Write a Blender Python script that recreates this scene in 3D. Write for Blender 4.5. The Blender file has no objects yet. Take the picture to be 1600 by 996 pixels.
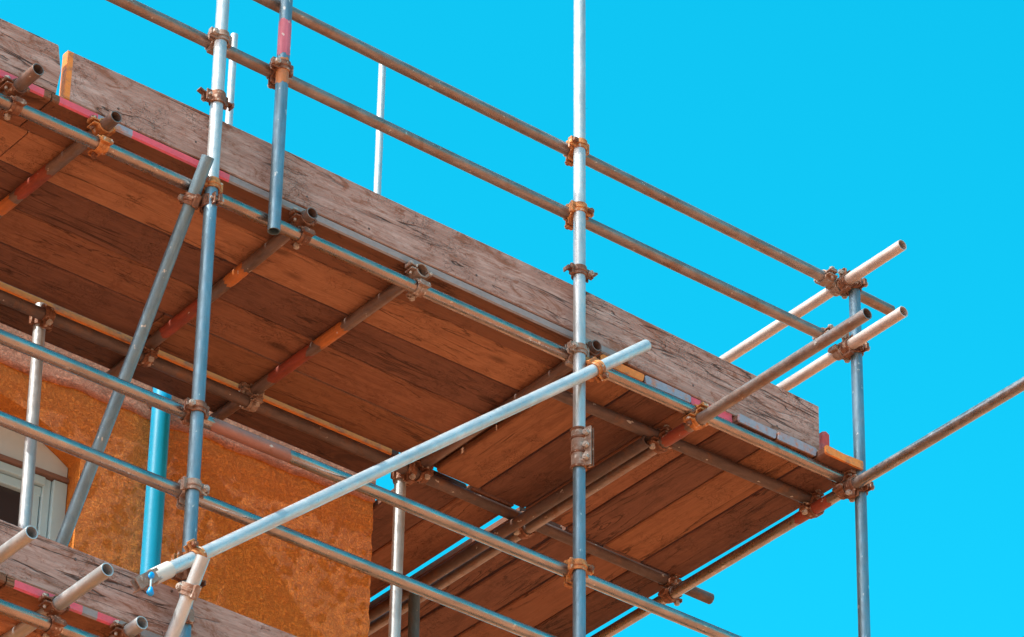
import bpy, bmesh, math, random
from mathutils import Vector, Matrix, noise
random.seed(7)
R = math.radians
sc = bpy.context.scene
col = sc.collection

# ------------------------------------------------------------------ camera
cd = bpy.data.cameras.new('camera'); cam = bpy.data.objects.new('camera', cd); col.objects.link(cam)
cd.sensor_width = 36; cd.lens = 6457.56 / 1600 * 36; cd.clip_start = .5; cd.clip_end = 2000
yaw, pit, rol = 0.902732512, 0.592159535, 0.0133834790
f = Vector((math.cos(pit)*math.cos(yaw), math.cos(pit)*math.sin(yaw), math.sin(pit)))
r = Vector((math.sin(yaw), -math.cos(yaw), 0)); u = r.cross(f)
c_, s_ = math.cos(rol), math.sin(rol)
r2, u2 = c_*r + s_*u, -s_*r + c_*u
M = Matrix((r2, u2, -f)).transposed().to_4x4(); M.translation = Vector((-8.42454687, -10.25566687, -8.75547298))
cam.matrix_world = M
sc.camera = cam

# ------------------------------------------------------------------ sky, sun, exposure
SUN_EL, SUN_OFF = R(50), R(.45)          # the sun stands along the facade, at the left, a hair behind it
sd = Vector((-math.cos(SUN_OFF)*math.cos(SUN_EL), math.sin(SUN_OFF)*math.cos(SUN_EL), math.sin(SUN_EL)))
w = bpy.data.worlds.new('World'); sc.world = w; w.use_nodes = True
nt = w.node_tree; nt.nodes.clear()
out = nt.nodes.new('ShaderNodeOutputWorld'); bg = nt.nodes.new('ShaderNodeBackground')
sky = nt.nodes.new('ShaderNodeTexSky'); sky.sky_type = 'NISHITA'; sky.sun_disc = False
sky.sun_elevation = SUN_EL; sky.sun_rotation = math.atan2(sd.x, sd.y); sky.ozone_density = 2.0; sky.dust_density = 2.2; sky.air_density = 1.0
mul = nt.nodes.new('ShaderNodeMix'); mul.data_type = 'RGBA'; mul.blend_type = 'MULTIPLY'; mul.inputs[0].default_value = 1
mul.inputs[7].default_value = (.028, 1.60, 1.45, 1)
# graded like the photograph: deep sky loses its red, the whitish horizon and the glow round the sun keep it
sp = nt.nodes.new('ShaderNodeSeparateColor'); cb = nt.nodes.new('ShaderNodeCombineColor'); pw = nt.nodes.new('ShaderNodeMath'); pw.operation = 'POWER'; pw.inputs[1].default_value = 4.0
nt.links.new(sky.outputs[0], sp.inputs[0]); nt.links.new(sp.outputs[0], pw.inputs[0]); cap = nt.nodes.new('ShaderNodeMath'); cap.operation = 'MULTIPLY'; cap.inputs[1].default_value = 60.0; mn = nt.nodes.new('ShaderNodeMath'); mn.operation = 'MINIMUM'
nt.links.new(sp.outputs[1], cap.inputs[0]); nt.links.new(cap.outputs[0], mn.inputs[0]); nt.links.new(pw.outputs[0], mn.inputs[1]); nt.links.new(mn.outputs[0], cb.inputs[0]); nt.links.new(sp.outputs[1], cb.inputs[1]); nt.links.new(sp.outputs[2], cb.inputs[2])
nt.links.new(cb.outputs[0], mul.inputs[6]); nt.links.new(mul.outputs[2], bg.inputs[0]); bg.inputs[1].default_value = .15
nt.links.new(bg.outputs[0], out.inputs[0])
sl = bpy.data.lights.new('sun', 'SUN'); sl.energy = 3.9; sl.angle = R(.5); sl.color = (1, .93, .84)
so = bpy.data.objects.new('sun', sl); col.objects.link(so); so.rotation_euler = sd.to_track_quat('Z', 'Y').to_euler()
sc.view_settings.view_transform = 'Standard'; sc.view_settings.look = 'None'; sc.view_settings.exposure = 0.68; sc.view_settings.gamma = 1
sc.cycles.max_bounces = 8; sc.cycles.diffuse_bounces = 5

# ------------------------------------------------------------------ materials
def mat(name):
    m = bpy.data.materials.new(name); m.use_nodes = True
    n = m.node_tree; n.nodes.clear()
    o = n.nodes.new('ShaderNodeOutputMaterial'); b = n.nodes.new('ShaderNodeBsdfPrincipled')
    n.links.new(b.outputs[0], o.inputs[0])
    return m, n, b
def coords(n, scale, rnd=True):
    tc = n.nodes.new('ShaderNodeTexCoord'); v = tc.outputs['Object']
    if rnd:
        oi = n.nodes.new('ShaderNodeObjectInfo'); k = n.nodes.new('ShaderNodeMath'); k.operation = 'MULTIPLY'; k.inputs[1].default_value = 57.3
        n.links.new(oi.outputs['Random'], k.inputs[0]); a = n.nodes.new('ShaderNodeVectorMath'); a.operation = 'ADD'
        n.links.new(v, a.inputs[0]); n.links.new(k.outputs[0], a.inputs[1]); v = a.outputs[0]
    mp = n.nodes.new('ShaderNodeMapping'); n.links.new(v, mp.inputs[0]); mp.inputs['Scale'].default_value = scale
    return mp.outputs[0]
def nz(n, vec, scale=1, detail=4, rough=.6, dist=0):
    t = n.nodes.new('ShaderNodeTexNoise'); t.inputs['Scale'].default_value = scale; t.inputs['Detail'].default_value = detail
    t.inputs['Roughness'].default_value = rough; t.inputs['Distortion'].default_value = dist; n.links.new(vec, t.inputs['Vector']); return t.outputs[0]
def ramp(n, fac, stops):
    t = n.nodes.new('ShaderNodeValToRGB'); e = t.color_ramp.elements
    while len(e) < len(stops): e.new(.5)
    for i, (p, c) in enumerate(stops):
        e[i].position = p; e[i].color = (*c, 1) if len(c) == 3 else c
    n.links.new(fac, t.inputs[0]); return t.outputs[0]
def g(v): return (v, v, v)
def mix(n, fac, a, b, mode='MIX'):
    t = n.nodes.new('ShaderNodeMix'); t.data_type = 'RGBA'; t.blend_type = mode
    if isinstance(fac, (int, float)): t.inputs[0].default_value = fac
    else: n.links.new(fac, t.inputs[0])
    for i, x in ((6, a), (7, b)):
        if isinstance(x, tuple): t.inputs[i].default_value = (*x, 1)
        else: n.links.new(x, t.inputs[i])
    return t.outputs[2]
def bump(n, b, h, st, d):
    t = n.nodes.new('ShaderNodeBump'); t.inputs['Strength'].default_value = st; t.inputs['Distance'].default_value = d
    n.links.new(h, t.inputs['Height']); n.links.new(t.outputs[0], b.inputs['Normal'])
def math_(n, op, a, b=None, clamp=False):
    t = n.nodes.new('ShaderNodeMath'); t.operation = op; t.use_clamp = clamp
    for i, x in ((0, a), (1, b)):
        if x is None: continue
        if isinstance(x, (int, float)): t.inputs[i].default_value = x
        else: n.links.new(x, t.inputs[i])
    return t.outputs[0]

def tube_mat(name, base, dark, rust=(.30, .13, .06), amount=.5, metal=.35, rough=.42):
    """weathered galvanised scaffold tube; the tube runs along local Z"""
    m, n, b = mat(name)
    v = coords(n, (1, 1, .25)); v2 = coords(n, (1, 1, 1)); v3 = coords(n, (60, 60, 2.2))
    c = mix(n, ramp(n, nz(n, v, 28, 5, .65, .6), [(.34, g(0)), (.66, g(1))]), dark, base)
    c = mix(n, ramp(n, nz(n, v3, 1, 4, .6), [(.35, g(.0)), (.75, g(.45))]), c, tuple(x*.55 for x in base))
    rm = ramp(n, nz(n, v2, 9, 8, .72, .4), [(max(.01, .70-.28*amount), g(0)), (.86-.2*amount, g(.85))])
    c = mix(n, rm, c, mix(n, nz(n, v2, 60, 2), rust, tuple(x*.45 for x in rust)))
    # pale cement splashes
    cs = nz(n, coords(n, (5, 5, 9)), 7, 3, .6, 2.0)   # scratches
    sl_ = ramp(n, math_(n, 'ABSOLUTE', math_(n, 'SUBTRACT', cs, .5)), [(0, g(.5)), (.008, g(0))])
    c = mix(n, sl_, c, tuple(x*.35 for x in dark))
    sp = ramp(n, nz(n, coords(n, (1, 1, .6)), 46, 3, .5), [(.69, g(0)), (.73, g(.7))])
    c = mix(n, sp, c, (.62, .60, .56))
    n.links.new(c, b.inputs['Base Color']); b.inputs['Metallic'].default_value = metal
    n.links.new(ramp(n, nz(n, v2, 30, 4), [(.3, g(rough-.08)), (.7, g(rough+.2))]), b.inputs['Roughness'])
    bump(n, b, nz(n, v2, 42, 5, .65), .35, .0025)
    return m
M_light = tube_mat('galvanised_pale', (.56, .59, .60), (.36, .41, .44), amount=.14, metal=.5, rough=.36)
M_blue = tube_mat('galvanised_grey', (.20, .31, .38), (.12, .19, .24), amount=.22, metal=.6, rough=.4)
M_brace = tube_mat('galvanised_white', (.60, .64, .67), (.40, .46, .50), amount=.18, metal=.5, rough=.34)
M_brown = tube_mat('galvanised_brown', (.34, .285, .265), (.20, .155, .14), amount=.75, metal=.65, rough=.36)
M_mid = tube_mat('galvanised_mid', (.44, .40, .385), (.27, .24, .23), amount=.32, metal=.9, rough=.24)
M_ledger = tube_mat('galvanised_ledger', (.42, .34, .305), (.27, .205, .18), amount=.4, metal=.9, rough=.24)
M_pale = tube_mat('galvanised_warm_pale', (.68, .57, .51), (.46, .37, .33), amount=.3, metal=.4, rough=.36)
M_bandrust = tube_mat('rusty_red_stain', (.40, .18, .14), (.28, .13, .10), amount=.5, metal=.3, rough=.5)
M_cross = tube_mat('galvanised_cross', (.27, .20, .175), (.15, .105, .09), amount=.6, metal=.5, rough=.4)
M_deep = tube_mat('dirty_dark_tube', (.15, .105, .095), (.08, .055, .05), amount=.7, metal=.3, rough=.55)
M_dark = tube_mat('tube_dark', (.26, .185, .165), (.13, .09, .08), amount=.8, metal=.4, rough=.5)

def rust_mat(name, a, b_, c_):
    m, n, b = mat(name)
    v = coords(n, (1, 1, 1))
    c = mix(n, ramp(n, nz(n, v, 34, 6, .7), [(.38, g(0)), (.62, g(1))]), a, b_)
    c = mix(n, ramp(n, nz(n, v, 48, 3, .5), [(.60, g(0)), (.68, g(.85))]), c, c_)
    n.links.new(c, b.inputs['Base Color']); b.inputs['Metallic'].default_value = .25; b.inputs['Roughness'].default_value = .62
    bump(n, b, nz(n, v, 120, 5, .7), .6, .004)
    return m
M_rust = rust_mat('rusty_steel', (.12, .05, .03), (.27, .115, .06), (.50, .38, .30))
M_rusto = rust_mat('orange_rusty_steel', (.30, .10, .03), (.62, .26, .08), (.62, .52, .44))
M_bolt = rust_mat('bolt_steel', (.35, .30, .27), (.5, .45, .4), (.2, .1, .06))

def wood_mat(name, a, b_, crackc, stain, crack=.6, light=None, contrast=1.0, vary=.25, alt=None):
    """sawn scaffold board; the grain runs along local X"""
    m, n, b = mat(name)
    v = coords(n, (2.4, 34, 34)); vc = coords(n, (1.1, 11, 11)); vf = coords(n, (9, 170, 170))
    grain = nz(n, v, 1, 7, .68, .9)
    c = mix(n, ramp(n, grain, [(.32, g(0)), (.66, g(1))]), b_, a)
    oi0 = n.nodes.new('ShaderNodeObjectInfo')
    if alt: c = mix(n, ramp(n, oi0.outputs['Random'], [(.40, g(0)), (.46, g(.85))]), c, mix(n, ramp(n, grain, [(.32, g(0)), (.66, g(1))]), tuple(x*.75 for x in alt), alt))
    c = mix(n, ramp(n, nz(n, vf, 1, 2, .5), [(.4, g(.0)), (.7, g(.30*contrast))]), c, tuple(x*.5 for x in b_))
    # patches of dirt and rubbed wood
    c = mix(n, ramp(n, nz(n, coords(n, (4, 9, 9)), 1.5, 9, .78, .9), [(.50, g(0)), (.60, g(.8*contrast))]), c, stain)
    c = mix(n, ramp(n, nz(n, coords(n, (14, 22, 22)), 1.5, 6, .7, 1.5), [(.56, g(0)), (.66, g(.6*contrast))]), c, tuple(x*.8 for x in stain))
    if light:
        c = mix(n, ramp(n, nz(n, coords(n, (2.2, 12, 12)), 1.7, 8, .76, .3), [(.50, g(0)), (.64, g(.6))]), c, light)
    # long splits along the grain: thin zero crossings of a stretched noise
    cr = nz(n, vc, 1, 5, .55, 1.1)
    d = math_(n, 'ABSOLUTE', math_(n, 'SUBTRACT', cr, .5))
    gate = ramp(n, nz(n, coords(n, (1.2, 4, 4)), 1.3, 3), [(.46, g(0)), (.56, g(1))])
    line = math_(n, 'MULTIPLY', ramp(n, d, [(.0, g(1)), (.016, g(0))]), gate)
    c = mix(n, math_(n, 'MULTIPLY', line, crack), c, crackc)
    # scuffs and scratches
    sc1 = nz(n, coords(n, (7, 9, 9)), 2.2, 3, .6, 2.4)
    d2 = math_(n, 'ABSOLUTE', math_(n, 'SUBTRACT', sc1, .5))
    gate2 = ramp(n, nz(n, coords(n, (1, 1, 1)), 4.2, 2), [(.52, g(0)), (.60, g(1))])
    l2 = math_(n, 'MULTIPLY', ramp(n, d2, [(.0, g(1)), (.012, g(0))]), gate2)
    c = mix(n, math_(n, 'MULTIPLY', l2, .65*crack), c, crackc)
    # knots
    vo = n.nodes.new('ShaderNodeTexVoronoi'); vo.inputs['Scale'].default_value = 1; n.links.new(coords(n, (1.9, 4.5, 4.5)), vo.inputs['Vector'])
    kn = ramp(n, vo.outputs['Distance'], [(.05, g(1)), (.10, g(.25)), (.13, g(0))])
    c = mix(n, math_(n, 'MULTIPLY', kn, .8), c, tuple(x*.35 for x in b_))
    oi = n.nodes.new('ShaderNodeObjectInfo')
    sh = n.nodes.new('ShaderNodeMapRange'); n.links.new(oi.outputs['Random'], sh.inputs[0]); sh.inputs[3].default_value = 1-vary; sh.inputs[4].default_value = 1+vary
    cm = n.nodes.new('ShaderNodeCombineColor')
    for i in range(3): n.links.new(sh.outputs[0], cm.inputs[i])
    c = mix(n, 1.0, c, cm.outputs[0], 'MULTIPLY')
    n.links.new(c, b.inputs['Base Color']); b.inputs['Roughness'].default_value = .85; b.inputs['Specular IOR Level'].default_value = .25
    h = math_(n, 'SUBTRACT', math_(n, 'ADD', math_(n, 'MULTIPLY', grain, .5), math_(n, 'MULTIPLY', nz(n, vf, 1, 3), .35)), math_(n, 'MULTIPLY', math_(n, 'ADD', line, l2), 1.2))
    bump(n, b, h, .75, .006)
    return m
M_toe = wood_mat('weathered_grey_board', (.47, .295, .25), (.31, .175, .14), (.05, .022, .016), (.23, .085, .045), crack=1.0, light=(.60, .43, .385), vary=.06)
M_board = wood_mat('brown_board', (.36, .165, .085), (.26, .112, .058), (.05, .022, .014), (.20, .080, .042), crack=.75, contrast=.7, vary=.22, alt=(.22, .098, .058))
M_b_light = wood_mat('dusty_orange_board', (.45, .215, .115), (.32, .145, .078), (.06, .026, .016), (.25, .105, .055), crack=.7, contrast=.7, vary=.10)
M_b_red = wood_mat('reddish_board', (.33, .150, .085), (.24, .102, .058), (.05, .02, .014), (.19, .075, .042), crack=.7, contrast=.7, vary=.12)
M_b_dark = wood_mat('dark_brown_board', (.20, .092, .060), (.135, .062, .043), (.03, .014, .010), (.10, .045, .03), crack=.7, contrast=.7, vary=.15)
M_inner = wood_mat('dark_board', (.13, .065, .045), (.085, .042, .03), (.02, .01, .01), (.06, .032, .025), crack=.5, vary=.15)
def paint_mat(name, c0, chip=.35, under=(.30, .24, .23)):
    m, n, b = mat(name)
    v = coords(n, (1, 2, 2))
    c = mix(n, ramp(n, nz(n, v, 11, 6, .7), [(.50-.0*chip, g(0)), (.66, g(chip*2 if chip < .5 else 1))]), c0, under)
    c = mix(n, ramp(n, nz(n, v, 30, 5), [(.35, g(.35)), (.6, g(0))]), c, tuple(x*.6 for x in c0))
    n.links.new(c, b.inputs['Base Color']); b.inputs['Roughness'].default_value = .6
    bump(n, b, nz(n, v, 70, 4), .4, .002)
    return m
P_pink = paint_mat('pink_paint', (.74, .10, .14), .15)
P_red = paint_mat('red_paint', (.58, .075, .06), .25)
P_orange = paint_mat('orange_paint', (.80, .25, .035), .45, (.25, .12, .08))
P_grey = paint_mat('grey_blue_paint', (.36, .40, .48), .4, (.30, .22, .2))
P_mixed = paint_mat('mixed_paint', (.29, .31, .38), .5, (.50, .19, .09))
P_tan = paint_mat('bare_edge', (.30, .255, .25), .3, (.2, .16, .15))
M_bandred = tube_mat('red_paint_on_tube', (.34, .065, .035), (.18, .04, .025), amount=.7, metal=.0, rough=.5)
M_bandorange = tube_mat('orange_paint_on_tube', (.62, .21, .05), (.36, .12, .04), amount=.5, metal=.0, rough=.5)
M_bandpink = tube_mat('pink_paint_on_tube', (.60, .16, .22), (.45, .10, .15), amount=.15, metal=.0, rough=.5)

def plain(name, c0, rough=.6, metal=0, b_str=.2, scale=40, var=.8):
    m, n, b = mat(name)
    v = coords(n, (1, 1, 1), False)
    c = mix(n, nz(n, v, scale*.3, 5), c0, tuple(x*var for x in c0))
    n.links.new(c, b.inputs['Base Color']); b.inputs['Roughness'].default_value = rough; b.inputs['Metallic'].default_value = metal
    bump(n, b, nz(n, v, scale, 4), b_str, .002)
    return m
M_pipe = plain('cyan_plastic', (.004, .35, .60), .35, var=.85)
M_white = plain('white_paint', (.42, .60, .67), .5, var=.86)
M_white2 = plain('grey_white_paint', (.52, .60, .62), .6, var=.85)
M_lintel = plain('brown_wood_strip', (.20, .11, .08), .7)
M_fascia = plain('roof_edge', (.12, .07, .05), .7)
M_roof = plain('roof_slate', (.10, .09, .09), .7)
M_tag = plain('blue_plastic', (.0, .30, .75), .3, var=.9)
M_tagc = plain('pale_sleeve', (.62, .60, .56), .6)
def stucco(name, a, b_, st=1.0):
    m, n, b = mat(name)
    v = coords(n, (1, 1, 1), False)
    c = mix(n, ramp(n, nz(n, v, 2.2, 9, .7, .6), [(.42, g(0)), (.68, g(.5))]), a, b_)
    c = mix(n, ramp(n, nz(n, v, 40, 6, .7, 1.2), [(.46, g(0)), (.62, g(.25))]), c, tuple(min(1, x*1.25+.03) for x in a))
    n.links.new(c, b.inputs['Base Color']); b.inputs['Roughness'].default_value = .8
    wv = nz(n, v, 46, 4, .6, 2.0)
    cre = ramp(n, math_(n, 'ABSOLUTE', math_(n, 'SUBTRACT', wv, .5)), [(0, g(0)), (.05, g(1))])
    c2 = mix(n, cre, tuple(x*.86 for x in b_), c); n.links.new(c2, b.inputs['Base Color'])
    h = math_(n, 'ADD', math_(n, 'ADD', nz(n, v, 20, 8, .72, 1.2), math_(n, 'MULTIPLY', nz(n, v, 75, 5, .65, .8), .7)), math_(n, 'MULTIPLY', cre, .25))
    bump(n, b, h, st, .022)
    return m
M_wall = stucco('orange_stucco', (.98, .315, .035), (.96, .245, .016))
M_sunband = stucco('salmon_painted_sun', (.90, .36, .20), (.80, .26, .13))  # paler wall colour with the sunlit band painted into it
m, n, b = mat('window_glass'); b.inputs['Base Color'].default_value = (.035, .032, .034, 1); b.inputs['Roughness'].default_value = .12; M_glass = m
m, n, b = mat('brick_red_ground'); v = coords(n, (1, 1, 1), False)
n.links.new(mix(n, nz(n, v, .35, 6), (.57, .235, .11), (.45, .18, .085)), b.inputs['Base Color']); b.inputs['Roughness'].default_value = .9
bump(n, b, nz(n, v, 8, 5), .5, .02); M_ground = m

# ------------------------------------------------------------------ helpers
def obj(name, me, parent=None, mw=None, label=None, cat=None, group=None, kind=None):
    o = bpy.data.objects.new(name, me); col.objects.link(o)
    if parent: o.parent = parent
    if mw is not None: o.matrix_basis = mw
    if label: o['label'] = label
    if cat: o['category'] = cat
    if group: o['group'] = group
    if kind: o['kind'] = kind
    return o
def mesh(bm, mats, smooth=False, angle=None):
    me = bpy.data.meshes.new('mesh'); bmesh.ops.recalc_face_normals(bm, faces=bm.faces)
    bm.to_mesh(me); bm.free()
    for m_ in (mats if isinstance(mats, (list, tuple)) else [mats]): me.materials.append(m_)
    if smooth: me.polygons.foreach_set('use_smooth', [True]*len(me.polygons))
    if angle: me.set_sharp_from_angle(angle=angle)
    return me
def frame(z, hint=Vector((0, 0, 1)), org=None):
    """matrix whose local Z is z"""
    z = z.normalized()
    if abs(z.dot(hint)) > .95: hint = Vector((0, 1, 0))
    x = hint.cross(z).normalized(); y = z.cross(x)
    m_ = Matrix((x, y, z)).transposed().to_4x4()
    if org is not None: m_.translation = org
    return m_
TR, TW = .0242, .0042
def box(bm, lo, hi, mtx=None, mi=0):
    vs = [bm.verts.new((x, y, z)) for x in (lo[0], hi[0]) for y in (lo[1], hi[1]) for z in (lo[2], hi[2])]
    if mtx is not None:
        for v_ in vs: v_.co = mtx @ v_.co
    for q in ((0, 1, 3, 2), (4, 6, 7, 5), (0, 4, 5, 1), (2, 3, 7, 6), (0, 2, 6, 4), (1, 5, 7, 3)):
        bm.faces.new([vs[i] for i in q]).material_index = mi
    return vs
def tube_mesh(L, mat_, rad=TR, n=28, wall=TW, bend=0.0015, seed=0):
    bm = bmesh.new(); k = max(2, int(L/.35)); rings = []
    rnd = random.Random(seed); ph = rnd.uniform(0, 6)
    def ring(z, rr, wob=True):
        t = z/L; ox = bend*math.sin(math.pi*t+ph)*math.sin(math.pi*t); oy = bend*math.cos(2.1*math.pi*t+ph)*math.sin(math.pi*t)
        return [bm.verts.new((ox+rr*math.cos(2*math.pi*i/n), oy+rr*math.sin(2*math.pi*i/n), z)) for i in range(n)]
    D = min(.3, L*.45)
    seq = [(D, rad-wall), (.0, rad-wall)]
    seq += [(0, rad-.0008), (.0008, rad)]
    seq += [(L*i/k, rad) for i in range(1, k)]
    seq += [(L-.0008, rad), (L, rad-.0008), (L, rad-wall), (L-D, rad-wall)]
    for z, rr in seq: rings.append(ring(z, rr))
    for a, b_ in zip(rings, rings[1:]):
        for i in range(n): bm.faces.new((a[i], a[(i+1) % n], b_[(i+1) % n], b_[i]))
    bm.faces.new(rings[0]); bm.faces.new(rings[-1])
    return mesh(bm, mat_, True, R(40))
TC = 0
def tube(p, q, mat_, label, group=None, name='scaffold_tube', bands=(), rad=TR, cat='scaffold tube'):
    """a hollow tube from p to q; bands = (distance from p, length, material)"""
    global TC; TC += 1
    p, q = Vector(p), Vector(q); d = q-p
    mw = frame(d, org=p) @ Matrix.Rotation(TC*1.3, 4, 'Z')
    me = tube_mesh(d.length, mat_, rad, seed=TC)
    o = obj(name, me, None, mw, label, cat, group)
    for s, l, bm_ in bands:
        k = bmesh.new(); n = 28; rg = []; L = d.length; ph = random.Random(TC).uniform(0, 6)
        ben = lambda z: (.0015*math.sin(math.pi*z/L+ph)*math.sin(math.pi*z/L), .0015*math.cos(2.1*math.pi*z/L+ph)*math.sin(math.pi*z/L))
        for j in range(9):
            z = s+l*j/8; rr = rad+.0009 - (.0006 if j in (0, 8) else 0)
            rg.append([k.verts.new((ben(z)[0]+rr*math.cos(2*math.pi*i/n), ben(z)[1]+rr*math.sin(2*math.pi*i/n), z + (random.uniform(-.008, .008) if j in (0, 8) else 0))) for i in range(n)])
        for a, b_ in zip(rg, rg[1:]):
            for i in range(n): k.faces.new((a[i], a[(i+1) % n], b_[(i+1) % n], b_[i]))
        obj('paint_band', mesh(k, bm_, True), o)
    return o
def on(p, q, axis, val):
    """the point of line p-q where coordinate axis is val"""
    p, q = Vector(p), Vector(q); t = (val-p[axis])/(q[axis]-p[axis]); return p+(q-p)*t

# coupler meshes; band wraps a tube along local Z, seat towards +Y, hinge at -X, bolt lug at +X
def arc_plate(bm, r0, r1, a0, a1, z0, z1, n=14):
    prev = None
    for i in range(n+1):
        a = a0+(a1-a0)*i/n; ca, sa = math.cos(a), math.sin(a)
        cur = [bm.verts.new((rr*ca, rr*sa, z)) for rr, z in ((r0, z0), (r1, z0), (r1, z1), (r0, z1))]
        if prev:
            for j in range(4): bm.faces.new((prev[j], prev[(j+1) % 4], cur[(j+1) % 4], cur[j]))
        else: bm.faces.new(cur)
        prev = cur
    bm.faces.new(prev[::-1])
def band_mesh(mat_):
    bm = bmesh.new(); ri, ro = TR+.0006, TR+.0062
    arc_plate(bm, ri, ro, R(182), R(352), -.021, .021)             # hinged cap
    arc_plate(bm, ri, ro+.002, R(12), R(170), -.025, .025)          # saddle
    arc_plate(bm, ro-.001, ro+.003, R(205), R(335), -.006, .006, 10)  # stiffening rib
    box(bm, (TR+.002, -.014, -.021), (TR+.030, -.0075, .021))        # cap lug
    box(bm, (TR+.026, -.019, -.015), (TR+.034, -.004, .015))
    box(bm, (TR+.002, .004, -.024), (TR+.027, .011, .024))           # saddle lug
    box(bm, (-TR-.019, -.010, -.022), (-TR-.003, .012, .022))        # hinge knuckle
    for s in (-1, 1):
        m_ = Matrix.Translation((-TR-.013, 0, s*.022)); bmesh.ops.create_cone(bm, cap_ends=True, segments=10, radius1=.008, radius2=.007, depth=.008, matrix=m_)
    bmesh.ops.bevel(bm, geom=[e for e in bm.edges if e.is_manifold and e.calc_face_angle(0) > .9], offset=.0011, segments=1, affect='EDGES')
    return mesh(bm, mat_, True, R(35))
def body_mesh(mat_):
    bm = bmesh.new()
    box(bm, (-.017, TR+.002, -.019), (.017, .0505-TR-.0015+.002, .019)); box(bm, (-.024, TR-.004, -.012), (.024, TR+.004, .012))
    return mesh(bm, mat_)
def bolt_mesh(mat_):
    bm = bmesh.new()
    bmesh.ops.create_cone(bm, cap_ends=True, segments=10, radius1=.0055, radius2=.0055, depth=.056, matrix=Matrix.Translation((TR+.016, -.006, 0)) @ Matrix.Rotation(R(90), 4, 'X'))
    bmesh.ops.create_cone(bm, cap_ends=True, segments=12, radius1=.011, radius2=.011, depth=.003, matrix=Matrix.Translation((TR+.016, -.0155, 0)) @ Matrix.Rotation(R(90), 4, 'X'))
    return mesh(bm, mat_)
def nut_mesh(mat_):
    bm = bmesh.new()
    bmesh.ops.create_cone(bm, cap_ends=True, segments=6, radius1=.0125, radius2=.0118, depth=.014, matrix=Matrix.Translation((TR+.016, -.024, 0)) @ Matrix.Rotation(R(90), 4, 'X'))
    return mesh(bm, mat_)
CM = {k: (band_mesh(a), body_mesh(a), bolt_mesh(b_), nut_mesh(b_)) for k, a, b_ in (('r', M_rust, M_bolt), ('o', M_rusto, M_rust), ('p', rust_mat('pale_rusty_steel', (.32, .25, .21), (.24, .13, .085), (.62, .54, .48)), M_bolt))}
def coupler(p, a, q, b_, label, look='r', fa=1, fb=1, spin=0, group='couplers clamping the scaffold tubes'):
    """double coupler: tube A through p along a, tube B through q along b_"""
    p, a, q, b_ = Vector(p), Vector(a).normalized(), Vector(q), Vector(b_).normalized()
    n_ = (q-p); n_ -= a*n_.dot(a)
    n_ = n_ - (b_-a*b_.dot(a)).normalized()*n_.dot((b_-a*b_.dot(a)).normalized()); n_.normalize()
    def fr(z, y):
        x = y.cross(z).normalized(); return Matrix((x, y, z)).transposed().to_4x4()
    root = obj('coupler', None, None, Matrix.Translation(p), label, 'coupler', group); root.empty_display_size = .05
    band, body, bolt, nut = CM[look]
    for k, (z, y, off, fl) in enumerate(((a, n_, Vector((0, 0, 0)), fa), (b_, -n_, q-p, fb))):
        z = z*fl
        mm = fr(z, y); mm.translation = off
        if spin and k == 1: mm = mm @ Matrix.Rotation(spin, 4, 'Z')
        obj('band', band, root, mm)
        bo = obj('bolt', bolt, root, mm.copy()); obj('nut', nut, bo)
        if k == 0: obj('saddle_block', body, root, mm.copy())
    return root
def ring_clip(p, label, arm, look='r', group='board clips on the standards'):
    """a single coupler round an upright at p whose arm (world vector) holds the toe board"""
    p = Vector(p); arm = Vector(arm).normalized()
    root = obj('board_clip', None, None, Matrix.Translation(p), label, 'clamp', group)
    x = -arm; z = Vector((0, 0, 1)); y = z.cross(x)
    m_ = Matrix((x, y, z)).transposed().to_4x4()
    band, body, bolt, nut = CM[look]
    obj('band', band, root, m_); bo = obj('bolt', bolt, root, m_.copy()); obj('nut', nut, bo)
    bm = bmesh.new()
    box(bm, (-.062, -.012, -.004), (-TR-.012, .014, .002)); box(bm, (-.066, -.014, -.016), (-.060, .018, .002))
    box(bm, (TR+.02, -.02, -.012), (TR+.055, .004, -.004), Matrix.Rotation(R(-18), 4, 'Y'))
    obj('clip_arm', mesh(bm, CM[look][0].materials[0]), root, m_.copy())
    return root

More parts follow.
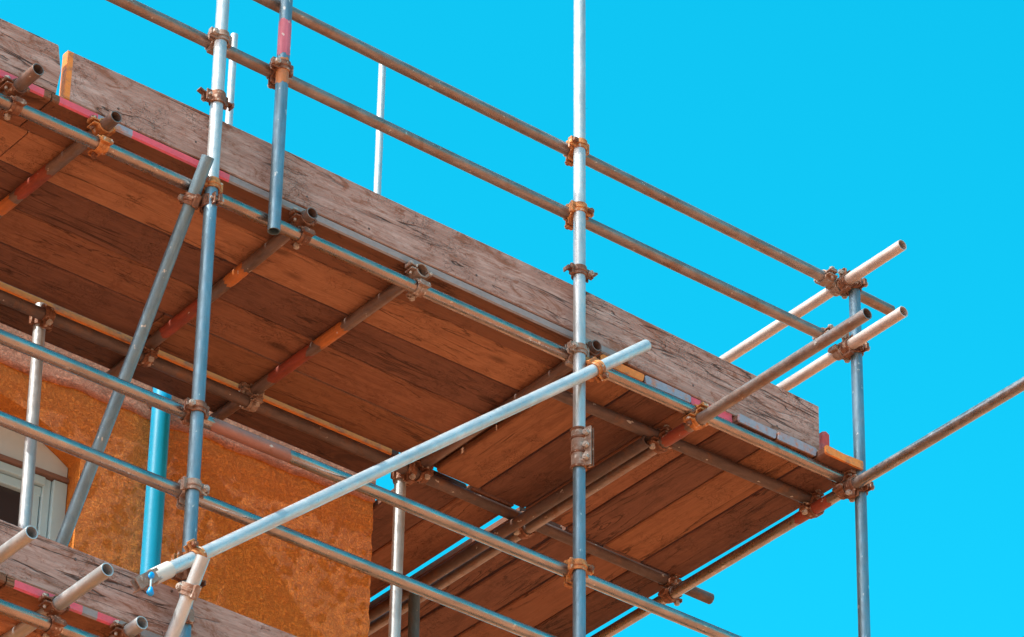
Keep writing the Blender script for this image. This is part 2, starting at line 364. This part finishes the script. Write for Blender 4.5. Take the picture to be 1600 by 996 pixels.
def board_mesh(L, W, T, mats, warp=.003, seed=0, ends=(0, 0), endlen=.035, edge=None, rx=.006, corner=0):
    """board along +X, width +Y, thickness +Z. mats[0] wood. ends: material index of each end band; edge: list of (x0,x1,index) painted on the -Y edge"""
    rnd = random.Random(seed); ph = [rnd.uniform(0, 6.28) for _ in range(4)]
    xs = {0, endlen, L-endlen, L}; k = max(2, int(L/.30))
    for i in range(1, k): xs.add(L*i/k)
    for e in (edge or ()): xs.update((max(0, e[0]), min(L, e[1])))
    xs = sorted(xs); xs = [x for i, x in enumerate(xs) if i == 0 or x-xs[i-1] > 1e-4]
    c = rx
    prof = [(c, 0), (W*.5, 0), (W-c, 0), (W, c), (W, T-c), (W-c, T), (W*.5, T), (c, T), (0, T-c), (0, c)]
    bm = bmesh.new(); secs = []
    for x in xs:
        dz = warp*math.sin(1.3*x+ph[0])+warp*.5*math.sin(3.1*x+ph[1]); dy = warp*.8*math.sin(.9*x+ph[2])
        tw = warp*.8*math.sin(1.1*x+ph[3])/W
        sec = []
        for (y, z) in prof:
            jx = 0
            if corner and x in (0, L) and y > W-c-1e-6 and False: jx = 0
            sec.append(bm.verts.new((x, y+dy, z+dz+tw*(y-W/2))))
        secs.append(sec)
    np_ = len(prof)
    for i in range(len(secs)-1):
        a, b_ = secs[i], secs[i+1]; xm = (xs[i]+xs[i+1])/2
        for j in range(np_):
            fc = bm.faces.new((a[j], a[(j+1) % np_], b_[(j+1) % np_], b_[j]))
            mi = 0
            if xm < endlen: mi = ends[0]
            elif xm > L-endlen: mi = ends[1]
            elif edge and j in (8, 9, 7) and j != 7:
                for e in edge:
                    if e[0] <= xm <= e[1]: mi = e[2]
            fc.material_index = mi
    f0 = bm.faces.new(secs[0][::-1]); f0.material_index = ends[0]
    f1 = bm.faces.new(secs[-1]); f1.material_index = ends[1]
    if ends != (0, 0) and L < 1.3:     # worn, splintered ends
        for v_ in bm.verts:
            if v_.co.x < 1e-4: v_.co.x += rnd.uniform(0, .009); v_.co.z += rnd.uniform(-.002, .002); v_.co.y += rnd.uniform(-.002, .002)
    if corner:
        for v_ in bm.verts:            # broken-off upper corner at one end
            if (v_.co.x > L-1e-4) and v_.co.y > W*.8: v_.co.x -= corner; v_.co.y -= corner*.25
            if (v_.co.x > L-1e-4) and v_.co.y < W*.2: v_.co.x -= corner*.6
    return mesh(bm, mats, True, R(28))
WM = [M_board, P_pink, P_orange, P_grey, P_mixed, P_tan, P_red]

# ------------------------------------------------------------------ ground and building
bm = bmesh.new(); box(bm, (-600, -600, -10.9), (600, 600, -10.4)); obj('ground', mesh(bm, M_ground), kind='structure')

WY, WX = 1.47, .118
def dn(x, z):
    e = .0022*noise.fractal(Vector((x*9, 3.3, z*9)), .9, 2, 4) + .0016*noise.noise(Vector((x*34, 1.1, z*34)))
    return e
TURN = R(-3)
house = obj('house', None, None, Matrix.Translation((WX, WY, 0)) @ Matrix.Rotation(TURN, 4, 'Z') @ Matrix.Translation((-3-WX, 0, -10.4)), 'orange rendered house wall with an arched window behind the scaffold', 'house')
HI = Matrix.Translation((3, -WY, 10.4))
def hobj(name, me, parent=house, label=None):
    o = obj(name, me, parent, HI if parent is house else None)
    if label: o['label'] = label
    return o
JR, SPZ, OPW, RISE, SILL = -1.250, -.218, 1.10, .17, -1.55
def archz(x):
    hw = OPW/2; c = (RISE*RISE-hw*hw)/(2*RISE); rad = RISE-c; cx = JR-hw
    t = max(-hw, min(hw, x-cx)); return SPZ+c+math.sqrt(rad*rad-t*t)
def grid(bm, x0, x1, zlo, zhi, nx, nzc, edge=False):
    rows = []
    for i in range(nx+1):
        x = x0+(x1-x0)*i/nx; a, b_ = zlo(x), zhi(x); cl = []
        for j in range(nzc+1):
            z = a+(b_-a)*j/nzc; xx = x
            if edge and i == nx: xx += .007*noise.fractal(Vector((z*15, 0, 5)), .8, 2, 5) - .002
            cl.append(bm.verts.new((xx, WY+dn(x, z), z)))
        rows.append(cl)
    for i in range(nx):
        for j in range(nzc): bm.faces.new((rows[i][j], rows[i+1][j], rows[i+1][j+1], rows[i][j+1]))
bm = bmesh.new()
K = lambda v_: (lambda x: v_)
grid(bm, JR, WX, K(-2.6), K(.75), 100, 230, True)
grid(bm, JR-OPW, JR, archz, K(.75), 60, 60)
grid(bm, JR-OPW, JR, K(-2.6), K(SILL), 24, 24)
grid(bm, -3.6, JR-OPW, K(-2.6), K(.75), 24, 60)
bmesh.ops.remove_doubles(bm, verts=bm.verts, dist=1e-5)
# reveal of the opening
RV = .10
pts = [(JR, SILL), (JR, SPZ)] + [(JR-OPW*i/24, archz(JR-OPW*i/24)) for i in range(1, 24)] + [(JR-OPW, SPZ), (JR-OPW, SILL)]
A = [bm.verts.new((x, WY+dn(x, z), z)) for x, z in pts]; B = [bm.verts.new((x, WY+RV, z)) for x, z in pts]
for i in range(len(pts)-1): bm.faces.new((A[i], A[i+1], B[i+1], B[i]))
me = bpy.data.meshes.new('wall'); bm.to_mesh(me); bm.free(); me.materials.append(M_wall); me.polygons.foreach_set('use_smooth', [True]*len(me.polygons)); me.set_sharp_from_angle(angle=R(50))
hobj('wall', me)
bm = bmesh.new()
box(bm, (-7, WY+.012, -10.4), (WX-.004, WY+.25, -2.6)); box(bm, (-7, WY+.012, -2.6), (-3.6, WY+.25, .75))
box(bm, (WX-.25, WY+.02, -2.6), (WX-.006, WY+.25, .75)); box(bm, (WX-.25, WY+.25, -10.4), (WX-.006, 6.3, .75)); box(bm, (-7, 6.3, -10.4), (WX-.006, 6.55, .75)); box(bm, (-7, WY+.25, -10.4), (-6.75, 6.3, .75))
hobj('side_walls', mesh(bm, M_wall))
bm = bmesh.new()
prof = [(WY-.02, .76), (WY-.02, .80), (4.0, 1.5), (6.6, .80), (6.6, .76)]
a_ = [bm.verts.new((-7.05, y, z)) for y, z in prof]; b2 = [bm.verts.new((WX+.0, y, z)) for y, z in prof]
for i in range(5): bm.faces.new((a_[i], a_[(i+1) % 5], b2[(i+1) % 5], b2[i]))
bm.faces.new(a_); bm.faces.new(b2[::-1]); hobj('roof', mesh(bm, M_roof))
# salmon strip at the head of the wall: a band of sunlight painted in
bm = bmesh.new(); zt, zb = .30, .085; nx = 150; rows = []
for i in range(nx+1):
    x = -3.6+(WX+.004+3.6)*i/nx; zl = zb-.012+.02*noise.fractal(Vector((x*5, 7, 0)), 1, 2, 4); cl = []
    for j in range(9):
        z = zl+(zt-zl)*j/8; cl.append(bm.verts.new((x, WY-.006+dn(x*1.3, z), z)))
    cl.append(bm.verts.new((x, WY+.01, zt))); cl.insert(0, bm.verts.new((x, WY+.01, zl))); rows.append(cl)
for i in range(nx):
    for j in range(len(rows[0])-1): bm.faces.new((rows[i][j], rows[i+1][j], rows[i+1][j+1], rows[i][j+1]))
me = bpy.data.meshes.new('band'); bm.to_mesh(me); bm.free(); me.materials.append(M_sunband); me.polygons.foreach_set('use_smooth', [True]*len(me.polygons))
hobj('painted_sun_strip', me, label='pale salmon strip of painted sunlight along the head of the wall')
# window
wy = WY+RV
bm = bmesh.new(); n_ = 20; zb_ = -.273
for y in (wy-.004, wy+.03):
    cr = [(JR-.004, zb_)] + [(JR-.004-(OPW-.008)*i/n_, archz(JR-OPW*i/n_)-.001) for i in range(n_+1)] + [(JR-OPW+.004, zb_)]
    vs = [bm.verts.new((x, y, z)) for x, z in cr]; bm.faces.new(vs)
win = hobj('window', mesh(bm, M_white2), label='arched window with white boards over dark glass')
for (x0, x1, y0, y1, z0, z1) in [(-10, 0, 0, 0, 0, 0)][:0]: pass
def wbox(name, lo, hi, mt, bev=.003):
    bm = bmesh.new(); box(bm, lo, hi); bmesh.ops.bevel(bm, geom=bm.edges[:], offset=bev, segments=1, affect='EDGES'); return obj(name, mesh(bm, mt), win)
XL, XR = JR-OPW+.002, JR-.002
wbox('lintel_strip', (XL, wy-.022, -.294), (XR, wy+.02, -.274), M_lintel)
wbox('frame_head', (XL+.09, wy-.006, -.333), (XR-.095, wy+.06, -.296), M_white)
wbox('sash_rail', (XL+.10, wy+.012, -.378), (XR-.10, wy+.05, -.336), M_white)
for x0, x1, y0 in ((XR-.062, XR, -.012), (XR-.100, XR-.064, .004), (XR-.145, XR-.104, .014), (XL, XL+.062, -.012), (XL+.064, XL+.100, .004), (XL+.104, XL+.145, .014)):
    wbox('stile', (x0, wy+y0, SILL), (x1, wy+y0+.05, -.296 if y0 < .014 else -.336), M_white)
wbox('glass', (XL+.145, wy+.034, SILL+.05), (XR-.145, wy+.040, -.378), M_glass, .0005)
wbox('sill', (XL-.04, WY-.07, SILL-.06), (XR+.04, wy+.05, SILL), M_white)
# downpipe
pr_ = .0385
def lathe(prof, seg, mt, smooth=True):
    bm = bmesh.new(); rg = []
    for rr, z in prof: rg.append([bm.verts.new((rr*math.cos(2*math.pi*i/seg), rr*math.sin(2*math.pi*i/seg), z)) for i in range(seg)])
    for a, b_ in zip(rg, rg[1:]):
        for i in range(seg): bm.faces.new((a[i], a[(i+1) % seg], b_[(i+1) % seg], b_[i]))
    bm.faces.new(rg[0]); bm.faces.new(rg[-1]); return mesh(bm, mt, smooth, R(40))
dp = obj('downpipe', lathe([(pr_, -2.0), (pr_, .0), (pr_, .36), (pr_, 2.0+.3)], 32, M_pipe), None, Matrix.Translation((-.940, WY+.002, -1.9)) @ Matrix.Rotation(TURN, 4, 'Z'), 'bright cyan plastic downpipe fixed to the orange wall', 'downpipe')
dp.data.transform(Matrix.Translation((0, 0, -.15)))
obj('pipe', lathe([(pr_*.995, -8.4), (pr_*.995, -2.15)], 24, M_pipe), dp)
obj('pipe_socket', lathe([(pr_+.001, 2.10), (pr_+.006, 2.105), (pr_+.006, 2.18), (pr_+.001, 2.185)], 32, M_pipe), dp)
for z in (-.45, 2.02+.03, -2.2):
    bm = bmesh.new(); box(bm, (-.05, pr_-.01, z-.012), (.05, pr_+.016, z+.012)); obj('bracket', mesh(bm, M_pipe), dp)

# ------------------------------------------------------------------ scaffold decks
DY = [.058, .277, .497, .716, .936]           # near edges of the five long boards
TK = .038
def long_deck(dz, x0, x1, joints, label, pinks, seed, rows=5):
    root = obj('scaffold_deck', None, None, Matrix.Translation((x0, 0, .117+dz)), label, 'scaffold deck')
    for i, y in enumerate(DY[:rows]):
        j = joints[i]; xs = [x0]+list(j)+[x1]
        for a, b_ in zip(xs, xs[1:]):
            gapx = .005
            L = b_-a-gapx; w_ = .2140 - (.003 if i in (1, 3) else 0)
            ed = None
            if i == 0: ed = [(p0-a, p1-a, mi) for p0, p1, mi in pinks if p1 > a and p0 < b_]
            if ed: ed = [(max(0, e0), min(L, e1), mi) for e0, e1, mi in ed]
            me = board_mesh(L, w_, TK, [(M_board, M_b_light, M_b_dark, M_b_red, M_b_dark)[(i+(1 if a > -1.5 and i > 1 and a > x0 else 0)) % 5]]+WM[1:], .0022, seed+i*7+int(a*10), (0, 0), .03, ed)
            obj('board', me, root, Matrix.Translation((a+gapx/2-x0, y+random.uniform(-.001, .001), random.uniform(0, .003))))
    return root
long_deck(0, -2.95, .30, [(-2.395,), (-2.352,), (), (), (-1.30,)], 'upper deck of long brown boards running beside the house wall', [(-2.95, -2.40, 1), (-2.39, -2.2, 1), (-2.2, -2.05, 4), (-2.05, -1.62, 1), (-1.62, .30, 5)], 11)
long_deck(-2.0, -3.6, -.95, [(-2.40,), (), (), (), ()], 'lower deck of long boards at the bottom left corner', [(-3.6, -2.41, 2), (-2.39, -2.10, 1), (-2.10, -2.04, 5), (-2.04, -1.95, 1), (-1.95, -.95, 5)], 51, 3)

RX = [(.155, .374), (.380, .611), (.617, .836), (.840, 1.040), (1.044, 1.248), (1.252, 1.462)]
RE = [2, 4, 1, 4, 4, 2]
def return_deck():
    z0 = .054
    root = obj('scaffold_deck', None, None, Matrix.Translation((.8, 0, z0)), 'return deck of short boards running back past the house corner', 'scaffold deck')
    for i, (a, b_) in enumerate(RX):
        y0 = (.052, .05, .052, .02, .012, -.034)[i]
        dz = (.012, .010, .008, .002, -.002, -.004)[i]
        rows = [(y0, 1.098, RE[i], 0), (1.112, 3.3, 0, 0), (3.31, 5.6, 0, 0)]
        for k, (ya, yb, e0, e1) in enumerate(rows):
            aa, bb = a, b_
            if k and i == 0: aa, bb = .135, .35
            if k and i == 1: aa, bb = .353, .570
            if k and i == 2: aa, bb = .617, .836
            if k == 1 and i == 0: ya = 1.150
            if k == 1 and i == 2: ya = 1.135
            me = board_mesh(yb-ya, bb-aa-.001, TK, [((M_board, M_b_dark, M_b_red, M_b_dark, M_board, M_b_dark), (M_b_dark, M_b_red, M_b_dark, M_b_dark, M_board, M_b_dark), (M_b_dark,)*6)[k][i]]+WM[1:], .0018, 90+i*3+k, (e0, e1), .012)
            m_ = Matrix.Translation((bb-.8, ya, dz)) @ Matrix.Rotation(R(90), 4, 'Z')
            obj('board', me, root, m_)
return_deck()
# single boards between the inner ledger and the wall
me = board_mesh(2.98, .205, TK, [M_inner]+WM[1:], .003, 6, edge=[(0, 2.98, 2)])
obj('inner_board', me, None, Matrix.Translation((-2.95, 1.189, .118)), 'single dark inner board between the deck and the orange wall', 'scaffold board')

# ------------------------------------------------------------------ toe boards (on edge): local X along, local Y up
bm = bmesh.new(); bmesh.ops.create_cone(bm, cap_ends=True, segments=10, radius1=.0062, radius2=.0045, depth=.005); NAIL = mesh(bm, M_deep)
def toe(p, q, W, label, ends=(0, 0), seed=0, corner=0, dropx=0):
    p, q = Vector(p), Vector(q); x = (q-p); L = x.length; x.normalize(); z = Vector((0, -1, 0)); z = (z-x*z.dot(x)).normalized(); y = z.cross(x)
    m_ = Matrix((x, y, z)).transposed().to_4x4(); m_.translation = p+Vector((0, .038, 0))
    me = board_mesh(L, W, TK, [M_toe]+WM[1:], .0025, seed, ends, .022, None, .004, corner)
    o = obj('toe_board', me, None, m_, label, 'toe board', 'toe boards standing along the deck edges')
    rn = random.Random(seed+40)
    for k in range(int(L/.42)):
        o2 = obj('nail', NAIL, o, Matrix.Translation((.2+k*.42+rn.uniform(-.1, .1), rn.choice((.05, .06, .15, .17))+rn.uniform(-.02, .02), TK)))
    return o
toe((-3.0, .066, .158), (-2.366, .066, .158), .219, 'weathered grey toe board at the upper left, its end corner broken', seed=1, corner=.018)
toe((-2.338, .066, .160), (.040, .066, .160), .217, 'long cracked toe board with orange end, left of the middle upright', (2, 0), 2)
toe((.0435, .067, .130), (1.312, .070, .100), .249, 'toe board right of the middle upright, above the painted board ends', (0, 0), 3)
toe((-3.6, .066, -1.842), (-.98, .066, -1.842), .200, 'grey cracked toe board of the lower deck at the bottom left', (0, 0), 4)
me = board_mesh(1.1, .042, .15, WM, .001, 8, (6, 0), .30, rx=.008)
obj('timber_batten', me, None, Matrix.Translation((1.385, .08, .098)) @ Matrix.Rotation(R(90), 4, 'Z'), 'red-ended timber batten standing at the right end of the toe board', 'timber')

# ------------------------------------------------------------------ tubes
gs = 'upright standards in the front row'
tube((-1.726, 0, -3.2), (-1.7295, 0, .019), M_blue, 'left front upright below the deck, blue-grey with a lit left edge', gs)  # one upright in two colours: shade put into this bluer, darker length
tube((-1.7295, 0, .0195), (-1.734, 0, 2.78), M_light, 'left front upright above the deck, white in the sun', gs)  # sunlit length of the same upright, sun put into the paler colour
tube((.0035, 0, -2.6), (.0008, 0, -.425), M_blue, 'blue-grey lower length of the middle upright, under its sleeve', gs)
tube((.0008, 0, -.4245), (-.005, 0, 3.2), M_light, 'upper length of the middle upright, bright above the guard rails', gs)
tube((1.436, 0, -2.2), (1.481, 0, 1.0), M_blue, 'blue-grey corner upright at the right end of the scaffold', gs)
tube((-1.4472, 0, -.062), (-1.441, 0, 2.42), M_blue, 'short upright with pink and orange paint bands left of centre', gs, bands=[(.671, .112, M_bandorange), (.802, .165, M_bandpink)])
tube((-3.80, .013, -3), (-3.80, .013, 2.30), M_light, 'far left front upright beyond the frame', gs)
gi = 'upright standards in the inner row'
tube((-1.668, 1.18, -2.6), (-1.703, 1.18, .115), M_light, 'inner upright beside the arched window', gi)
tube((.028, 1.19, -2.4), (.044, 1.19, .105), M_light, 'sunlit inner upright beside the house corner', gi)
tube((.60, 1.8, -2.4), (.586, 1.8, -.01), M_blue, 'short blue upright deep under the return deck', gi)
tube((-4.10, 1.18, -2.6), (-4.11, 1.18, .115), M_light, 'inner upright beyond the left of the frame', gi)

gl = 'ledgers under the decks'
C0, C1 = (-4.3, .05, .004), (1.425, .05, .030)
tube(C0, C1, M_ledger, 'front ledger tube under the deck edge, blue on top', gl)
T3a, T3b = (-4.3, 1.128, .040), (1.655, 1.133, .040)
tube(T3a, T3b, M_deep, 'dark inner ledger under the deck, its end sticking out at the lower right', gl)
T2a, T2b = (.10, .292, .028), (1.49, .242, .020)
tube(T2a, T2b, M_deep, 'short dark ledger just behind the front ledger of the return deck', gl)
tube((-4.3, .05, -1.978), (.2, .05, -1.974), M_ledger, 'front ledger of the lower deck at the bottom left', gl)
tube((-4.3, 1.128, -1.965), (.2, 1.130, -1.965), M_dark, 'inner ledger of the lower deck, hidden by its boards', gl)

gg = 'horizontal guard rails'
G1a, G1b = (-4.2, .05, 1.045), (1.738, .05, .985)
G2a, G2b = (-4.2, .05, .690), (1.352, .05, .692)
H1a, H1b = (-4.2, .05, -.965), (1.6, .05, -.930)
H2a, H2b = (-4.2, .05, -1.277), (1.5, .05, -1.262)
tube(G1a, G1b, M_brown, 'top guard rail across the sky above the deck', gg)
tube(G2a, G2b, M_brown, 'middle guard rail, second across the sky', gg)
tube(H1a, H1b, M_mid, 'guard rail crossing the house corner, upper of the lower pair', gg, bands=[(2.56, .34, M_bandrust)])
tube(H2a, H2b, M_mid, 'guard rail crossing the orange wall, lowest of the pair', gg)
E1a, E1b = (1.43, -.346, .974), (1.43, 2.6, .955)
E2a, E2b = (1.43, -.334, .651), (1.43, 2.6, .644)
tube(E1a, E1b, M_pale, 'upper end guard rail pointing out over the corner', gg)
tube(E2a, E2b, M_pale, 'lower end guard rail pointing out over the corner', gg)

gt = 'cross tubes running back under the boards'
L1a, L1b = (1.425, -1.55, -.0215), (1.425, 4.6, -.034)
tube(L1a, L1b, M_mid, 'long tube reaching out past the corner upright to the right frame edge', gt, bands=[(1.68, .20, M_bandred)])
D1a, D1b = (.64, -.935, -.012), (.64, 4.4, -.016)
tube(D1a, D1b, M_brown, 'dark rusty tube jutting out toward the camera under the painted board ends', gt, bands=[(.935+.10, .14, M_bandred)])
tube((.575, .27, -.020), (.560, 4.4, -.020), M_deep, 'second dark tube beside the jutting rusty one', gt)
TRS = [(-2.549, -.094, -2.549, 1.40, M_cross, (), 'cross tube end highest at the upper left corner'),
       (-2.179, -.038, -2.190, 1.40, M_cross, ((.42, .20, M_bandred), (.66, .09, M_bandorange)), 'cross tube end next to the pink board edge, left of the left upright'),
       (-1.283, -.006, -1.235, 1.40, M_cross, ((.44, .12, M_bandorange), (.74, .27, M_bandred)), 'cross tube below the painted short upright, with red paint'),
       (-.741, .056, -.741, 1.40, M_cross, ((.46, .18, M_bandorange), (.66, .28, M_bandred)), 'cross tube under the middle of the deck, orange and red painted'),
       (.092, .004, .109, 1.30, M_dark, (), 'cross tube whose open end shows right of the middle upright')]
tr_end = []
for xa, ya, xb, yb, mt, bd, lab in TRS:
    zz = .0915
    tube((xa, ya, zz), (xb, yb, zz), mt, lab, gt, bands=bd)
for xa, ya, lab, yb in ((-2.532, -.302, 'lower deck cross tube end at the left frame edge', 1.4), (-2.211, -.262, 'lower deck cross tube end with open mouth, bottom left', 1.4), (-1.925, -.045, 'stub of lower deck cross tube at the bottom edge', 1.4)):
    tube((xa, ya, -1.9), (xa+.01, yb, -1.9), M_light, lab, gt)

gb = 'diagonal braces'
B1a, B1b = (.298, -.05, .151), (-1.90, -.05, -1.718)
tube(B1a, B1b, M_brace, 'long pale diagonal brace crossing the middle of the picture', gb)
B2a, B2b = (-1.79, -.056, .085), (-1.79, .90, -1.445)
tube(B2a, B2b, M_blue, 'grey diagonal brace dropping from the left upright toward the window', gb)
tube((-1.80, -.202, -1.668), (-1.80, .75, -3.1), M_light, 'short white brace in front of the left upright at the bottom', gb)
gf = 'far uprights beyond the deck'
tube((2.92, 7, -10.4), (2.937, 7, 7.212), M_light, 'distant white upright seen just right of the left upright', gf)
tube((4.02, 7, -10.4), (4.095, 7, 7.62), M_light, 'distant white upright under the top guard rail', gf)

# ------------------------------------------------------------------ couplers
X, Y, Z = (1, 0, 0), (0, 1, 0), (0, 0, 1)
def S(k, z): return {'s0': (-1.729, 0, z), 's1': (0, 0, z), 's2': (1.467+.0141*z, 0, z), 't': (-1.4455, 0, z), 'i0': (-1.702, 1.18, z), 'i1': (.0435, 1.19, z)}[k]
def ux(k, z, ledger, label, **kw):
    """upright to X-tube"""
    p = S(k, z); q = on(ledger[0], ledger[1], 0, p[0]); p = (p[0], p[1], q[2]); coupler(p, Z, q, X, label, **kw)
C_, T3, T2, G1, G2, H1, H2 = (C0, C1), (T3a, T3b), (T2a, T2b), (G1a, G1b), (G2a, G2b), (H1a, H1b), (H2a, H2b)
ux('s0', 0, G2, 'coupler on the left upright at the middle guard rail', fa=-1, look='p')
ux('s0', 0, G1, 'coupler on the left upright at the top guard rail, above the frame')
ux('t', 0, G2, 'coupler between the pink and orange bands of the short upright', fa=-1, fb=-1)
ux('s1', 0, G1, 'coupler on the middle upright at the top guard rail', look='o', fa=-1, fb=-1)
ux('s1', 0, G2, 'coupler on the middle upright at the middle guard rail', look='o', fa=1, fb=-1)
ux('s0', 0, C_, 'coupler on the left upright at the front ledger', look='o', fa=-1, fb=-1)
ux('s1', 0, C_, 'coupler on the middle upright at the front ledger', look='p', fa=-1)
ux('s0', 0, H1, 'coupler on the left upright at the rail crossing the house corner', fa=-1)
ux('s0', 0, H2, 'pinkish coupler on the left upright at the lowest rail', look='p', fa=1, fb=-1)
ux('s1', 0, H1, 'coupler on the middle upright low down, at the long rail', look='o', fa=1, fb=-1)
ux('i0', 0, T3, 'dark coupler on the inner upright by the window', fa=-1)
ux('i1', 0, T3, 'dark coupler on the inner upright by the house corner', fa=-1)
def uy(z, pa, pb, label, **kw):
    q = on(pa, pb, 1, 0); coupler((1.467+.0141*q[2], 0, q[2]), Z, q, Y, label, **kw)
uy(0, E1a, E1b, 'coupler at the top of the corner upright, upper end rail', fa=-1)
uy(0, E2a, E2b, 'coupler on the corner upright at the lower end rail', fa=-1)
uy(0, L1a, L1b, 'coupler at the deck corner holding the long projecting tube', fa=-1, fb=-1)
def xy(xt, yt, label, **kw):
    a = on(yt[0], yt[1], 1, xt[0][1]); p = on(xt[0], xt[1], 0, a[0]); coupler(p, X, (p[0], p[1], a[2]), Y, label, **kw)
E1, E2, L1, D1 = (E1a, E1b), (E2a, E2b), (L1a, L1b), (D1a, D1b)
coupler((1.365, .05, .990), X, (1.43, .05, .968), Y, 'pale coupler with orange mouth where top guard rail meets the end rail', look='p', fa=1, fb=-1)
coupler((1.345, .05, .692), X, (1.43, .05, .649), Y, 'pale coupler where the middle guard rail meets the end rail', look='p', fa=1, fb=-1)
xy(C_, L1, 'coupler holding the front ledger end to the long projecting tube', fb=-1)
xy(T2, L1, 'coupler holding the short dark ledger to the long projecting tube')
xy(T3, L1, 'coupler where the inner ledger end crosses the long projecting tube', fb=-1)
xy(C_, D1, 'rusty orange coupler where the jutting dark tube meets the front ledger', look='o')
xy(T2, D1, 'dark coupler where the jutting tube passes the short ledger')
xy(T3, D1, 'dark coupler where the jutting tube passes the inner ledger')
names = ['highest cross tube, upper left corner', 'cross tube by the pink board edge', 'cross tube below the painted short upright', 'cross tube under the middle of the deck', 'cross tube beside the middle upright']
for (xa, ya, xb, yb, mt, bd, lab), nm in zip(TRS, names):
    for lg, wh, fl in ((C_, 'front', 1), (T3, 'inner', -1)):
        yy = lg[0][1]; x_ = xa+(xb-xa)*(yy-ya)/(yb-ya); p = on(lg[0], lg[1], 0, x_)
        coupler((x_, p[1], p[2]), X, (x_, p[1], .0915), Y, 'clamp on the %s ledger for the %s' % (wh, nm), fa=fl, fb=-1, look='rorpr'[names.index(nm)])
for x_, nm in ((-2.53, 'left frame edge'), (-2.21, 'open-mouthed tube'), (-1.925, 'stub at the bottom edge')):
    coupler((x_, .05, -1.977), X, (x_, .05, -1.9), Y, 'clamp on the lower front ledger at the %s' % nm, fb=-1)
bd = (Vector(B1b)-Vector(B1a)).normalized()
p = on(B1a, B1b, 0, .045); coupler((.045, 0+.0, p[2]+.02), X, p, bd, 'orange coupler tying the long diagonal brace by the middle upright', look='o', fb=-1)
p = on(B1a, B1b, 0, -1.7275); coupler((p[0], 0, p[2]), Z, p, bd, 'coupler tying the long diagonal brace to the left upright', look='o')
b2d = (Vector(B2b)-Vector(B2a)).normalized()
p = on(B2a, B2b, 2, -.06); coupler((-1.729, p[1]*.3, -.06), Z, p, b2d, 'coupler tying the grey diagonal brace to the left upright', fa=-1)
p = Vector((-1.80, -.135, -1.77)); coupler((-1.727, 0, -1.80), Z, p, (0, .55, -.83), 'coupler tying the short white brace to the left upright', look='p')
ring_clip((-1.7305, 0, .405), 'rusty clip on the left upright holding the toe board top', (1, .0, 0), 'r')
ring_clip((-.001, 0, .392), 'rusty clip on the middle upright at the toe board top', (-1, 0, 0), 'r')
ring_clip((-1.7275, 0, -1.63), 'clip on the left upright at the lower toe board top', (1, 0, 0), 'r')

# sleeve coupler joining the two lengths of the middle upright
sv = obj('sleeve_coupler', None, None, Matrix.Translation((.0008, 0, -.425)), 'rusty sleeve coupler with pale bolts joining the middle upright', 'coupler')
bm = bmesh.new(); ri = TR+.0006
arc_plate(bm, ri, ri+.006, R(100), R(275), -.085, .085, 16); bmesh.ops.bevel(bm, geom=[e for e in bm.edges if e.calc_face_angle(0) > .9], offset=.001, segments=1, affect='EDGES'); obj('half_shell', mesh(bm, CM['p'][0].materials[0], True, R(35)), sv)
bm = bmesh.new(); arc_plate(bm, ri, ri+.006, R(-80), R(92), -.085, .085, 16); obj('half_shell', mesh(bm, M_rusto, True, R(35)), sv)
sm = Matrix.Rotation(R(-70), 4, 'Z')
bm = bmesh.new(); box(bm, (TR, -.012, -.085), (TR+.034, -.006, .085)); obj('flange', mesh(bm, CM['p'][0].materials[0]), sv, sm)
bm = bmesh.new(); box(bm, (TR, .006, -.085), (TR+.034, .012, .085)); obj('flange', mesh(bm, M_rust), sv, sm.copy())
for z in (-.055, .0, .055):
    bo = obj('bolt', CM['p'][2], sv, sm @ Matrix.Translation((.002, 0, z))); obj('nut', CM['p'][3], bo)
for z in (-.083, -.02, .045, .083):
    bm = bmesh.new(); arc_plate(bm, ri+.004, ri+.0105, R(100), R(272), z-.004, z+.004, 12); obj('rib', mesh(bm, M_rust, True, R(35)), sv)

# pale end fitting and blue tag on the low end of the long brace
e = Vector(B1b); m_ = frame(-bd, org=e - bd*.01)
ef = obj('end_fitting', None, None, m_, 'pale metal fitting on the low end of the long diagonal brace', 'fitting')
bm = bmesh.new(); arc_plate(bm, TR+.0008, TR+.005, R(-20), R(350), -.01, .075, 20); obj('collar', mesh(bm, M_tagc, True, R(40)), ef)
bm = bmesh.new()
box(bm, (-.027, -.022, -.105), (-.022, .022, .005)); box(bm, (.020, -.022, -.085), (.025, .022, .005)); box(bm, (-.024, -.022, -.105), (.022, -.017, -.005)); box(bm, (-.024, .014, -.07), (.022, .018, -.005))
obj('bracket', mesh(bm, CM['p'][0].materials[0]), ef)
tp = e - Vector((.0, 0, 0)) + bd*.028 + Vector((-.005, -.034, 0))
tg = obj('blue_tag', None, None, Matrix.Translation(tp), 'bright blue tag dangling from the low end of the brace', 'tag')
bm = bmesh.new(); bmesh.ops.create_uvsphere(bm, u_segments=14, v_segments=9, radius=.013, matrix=Matrix.Diagonal((.9, .45, 1.15, 1)));
for v_ in bm.verts: v_.co.x += .003*math.sin(v_.co.z*90)
obj('knot', mesh(bm, M_tag, True), tg)
bm = bmesh.new(); bmesh.ops.create_cone(bm, cap_ends=True, segments=8, radius1=.0028, radius2=.004, depth=.045, matrix=Matrix.Translation((0, 0, -.036))); obj('cord', mesh(bm, M_white), tg)
bm = bmesh.new(); bmesh.ops.create_uvsphere(bm, u_segments=14, v_segments=9, radius=.0155, matrix=Matrix.Translation((0, 0, -.064)) @ Matrix.Diagonal((.95, .7, .95, 1)))
for v_ in bm.verts:
    if v_.co.z > -.062: v_.co.x *= .6; v_.co.z += .006
obj('bob', mesh(bm, M_tag, True), tg)
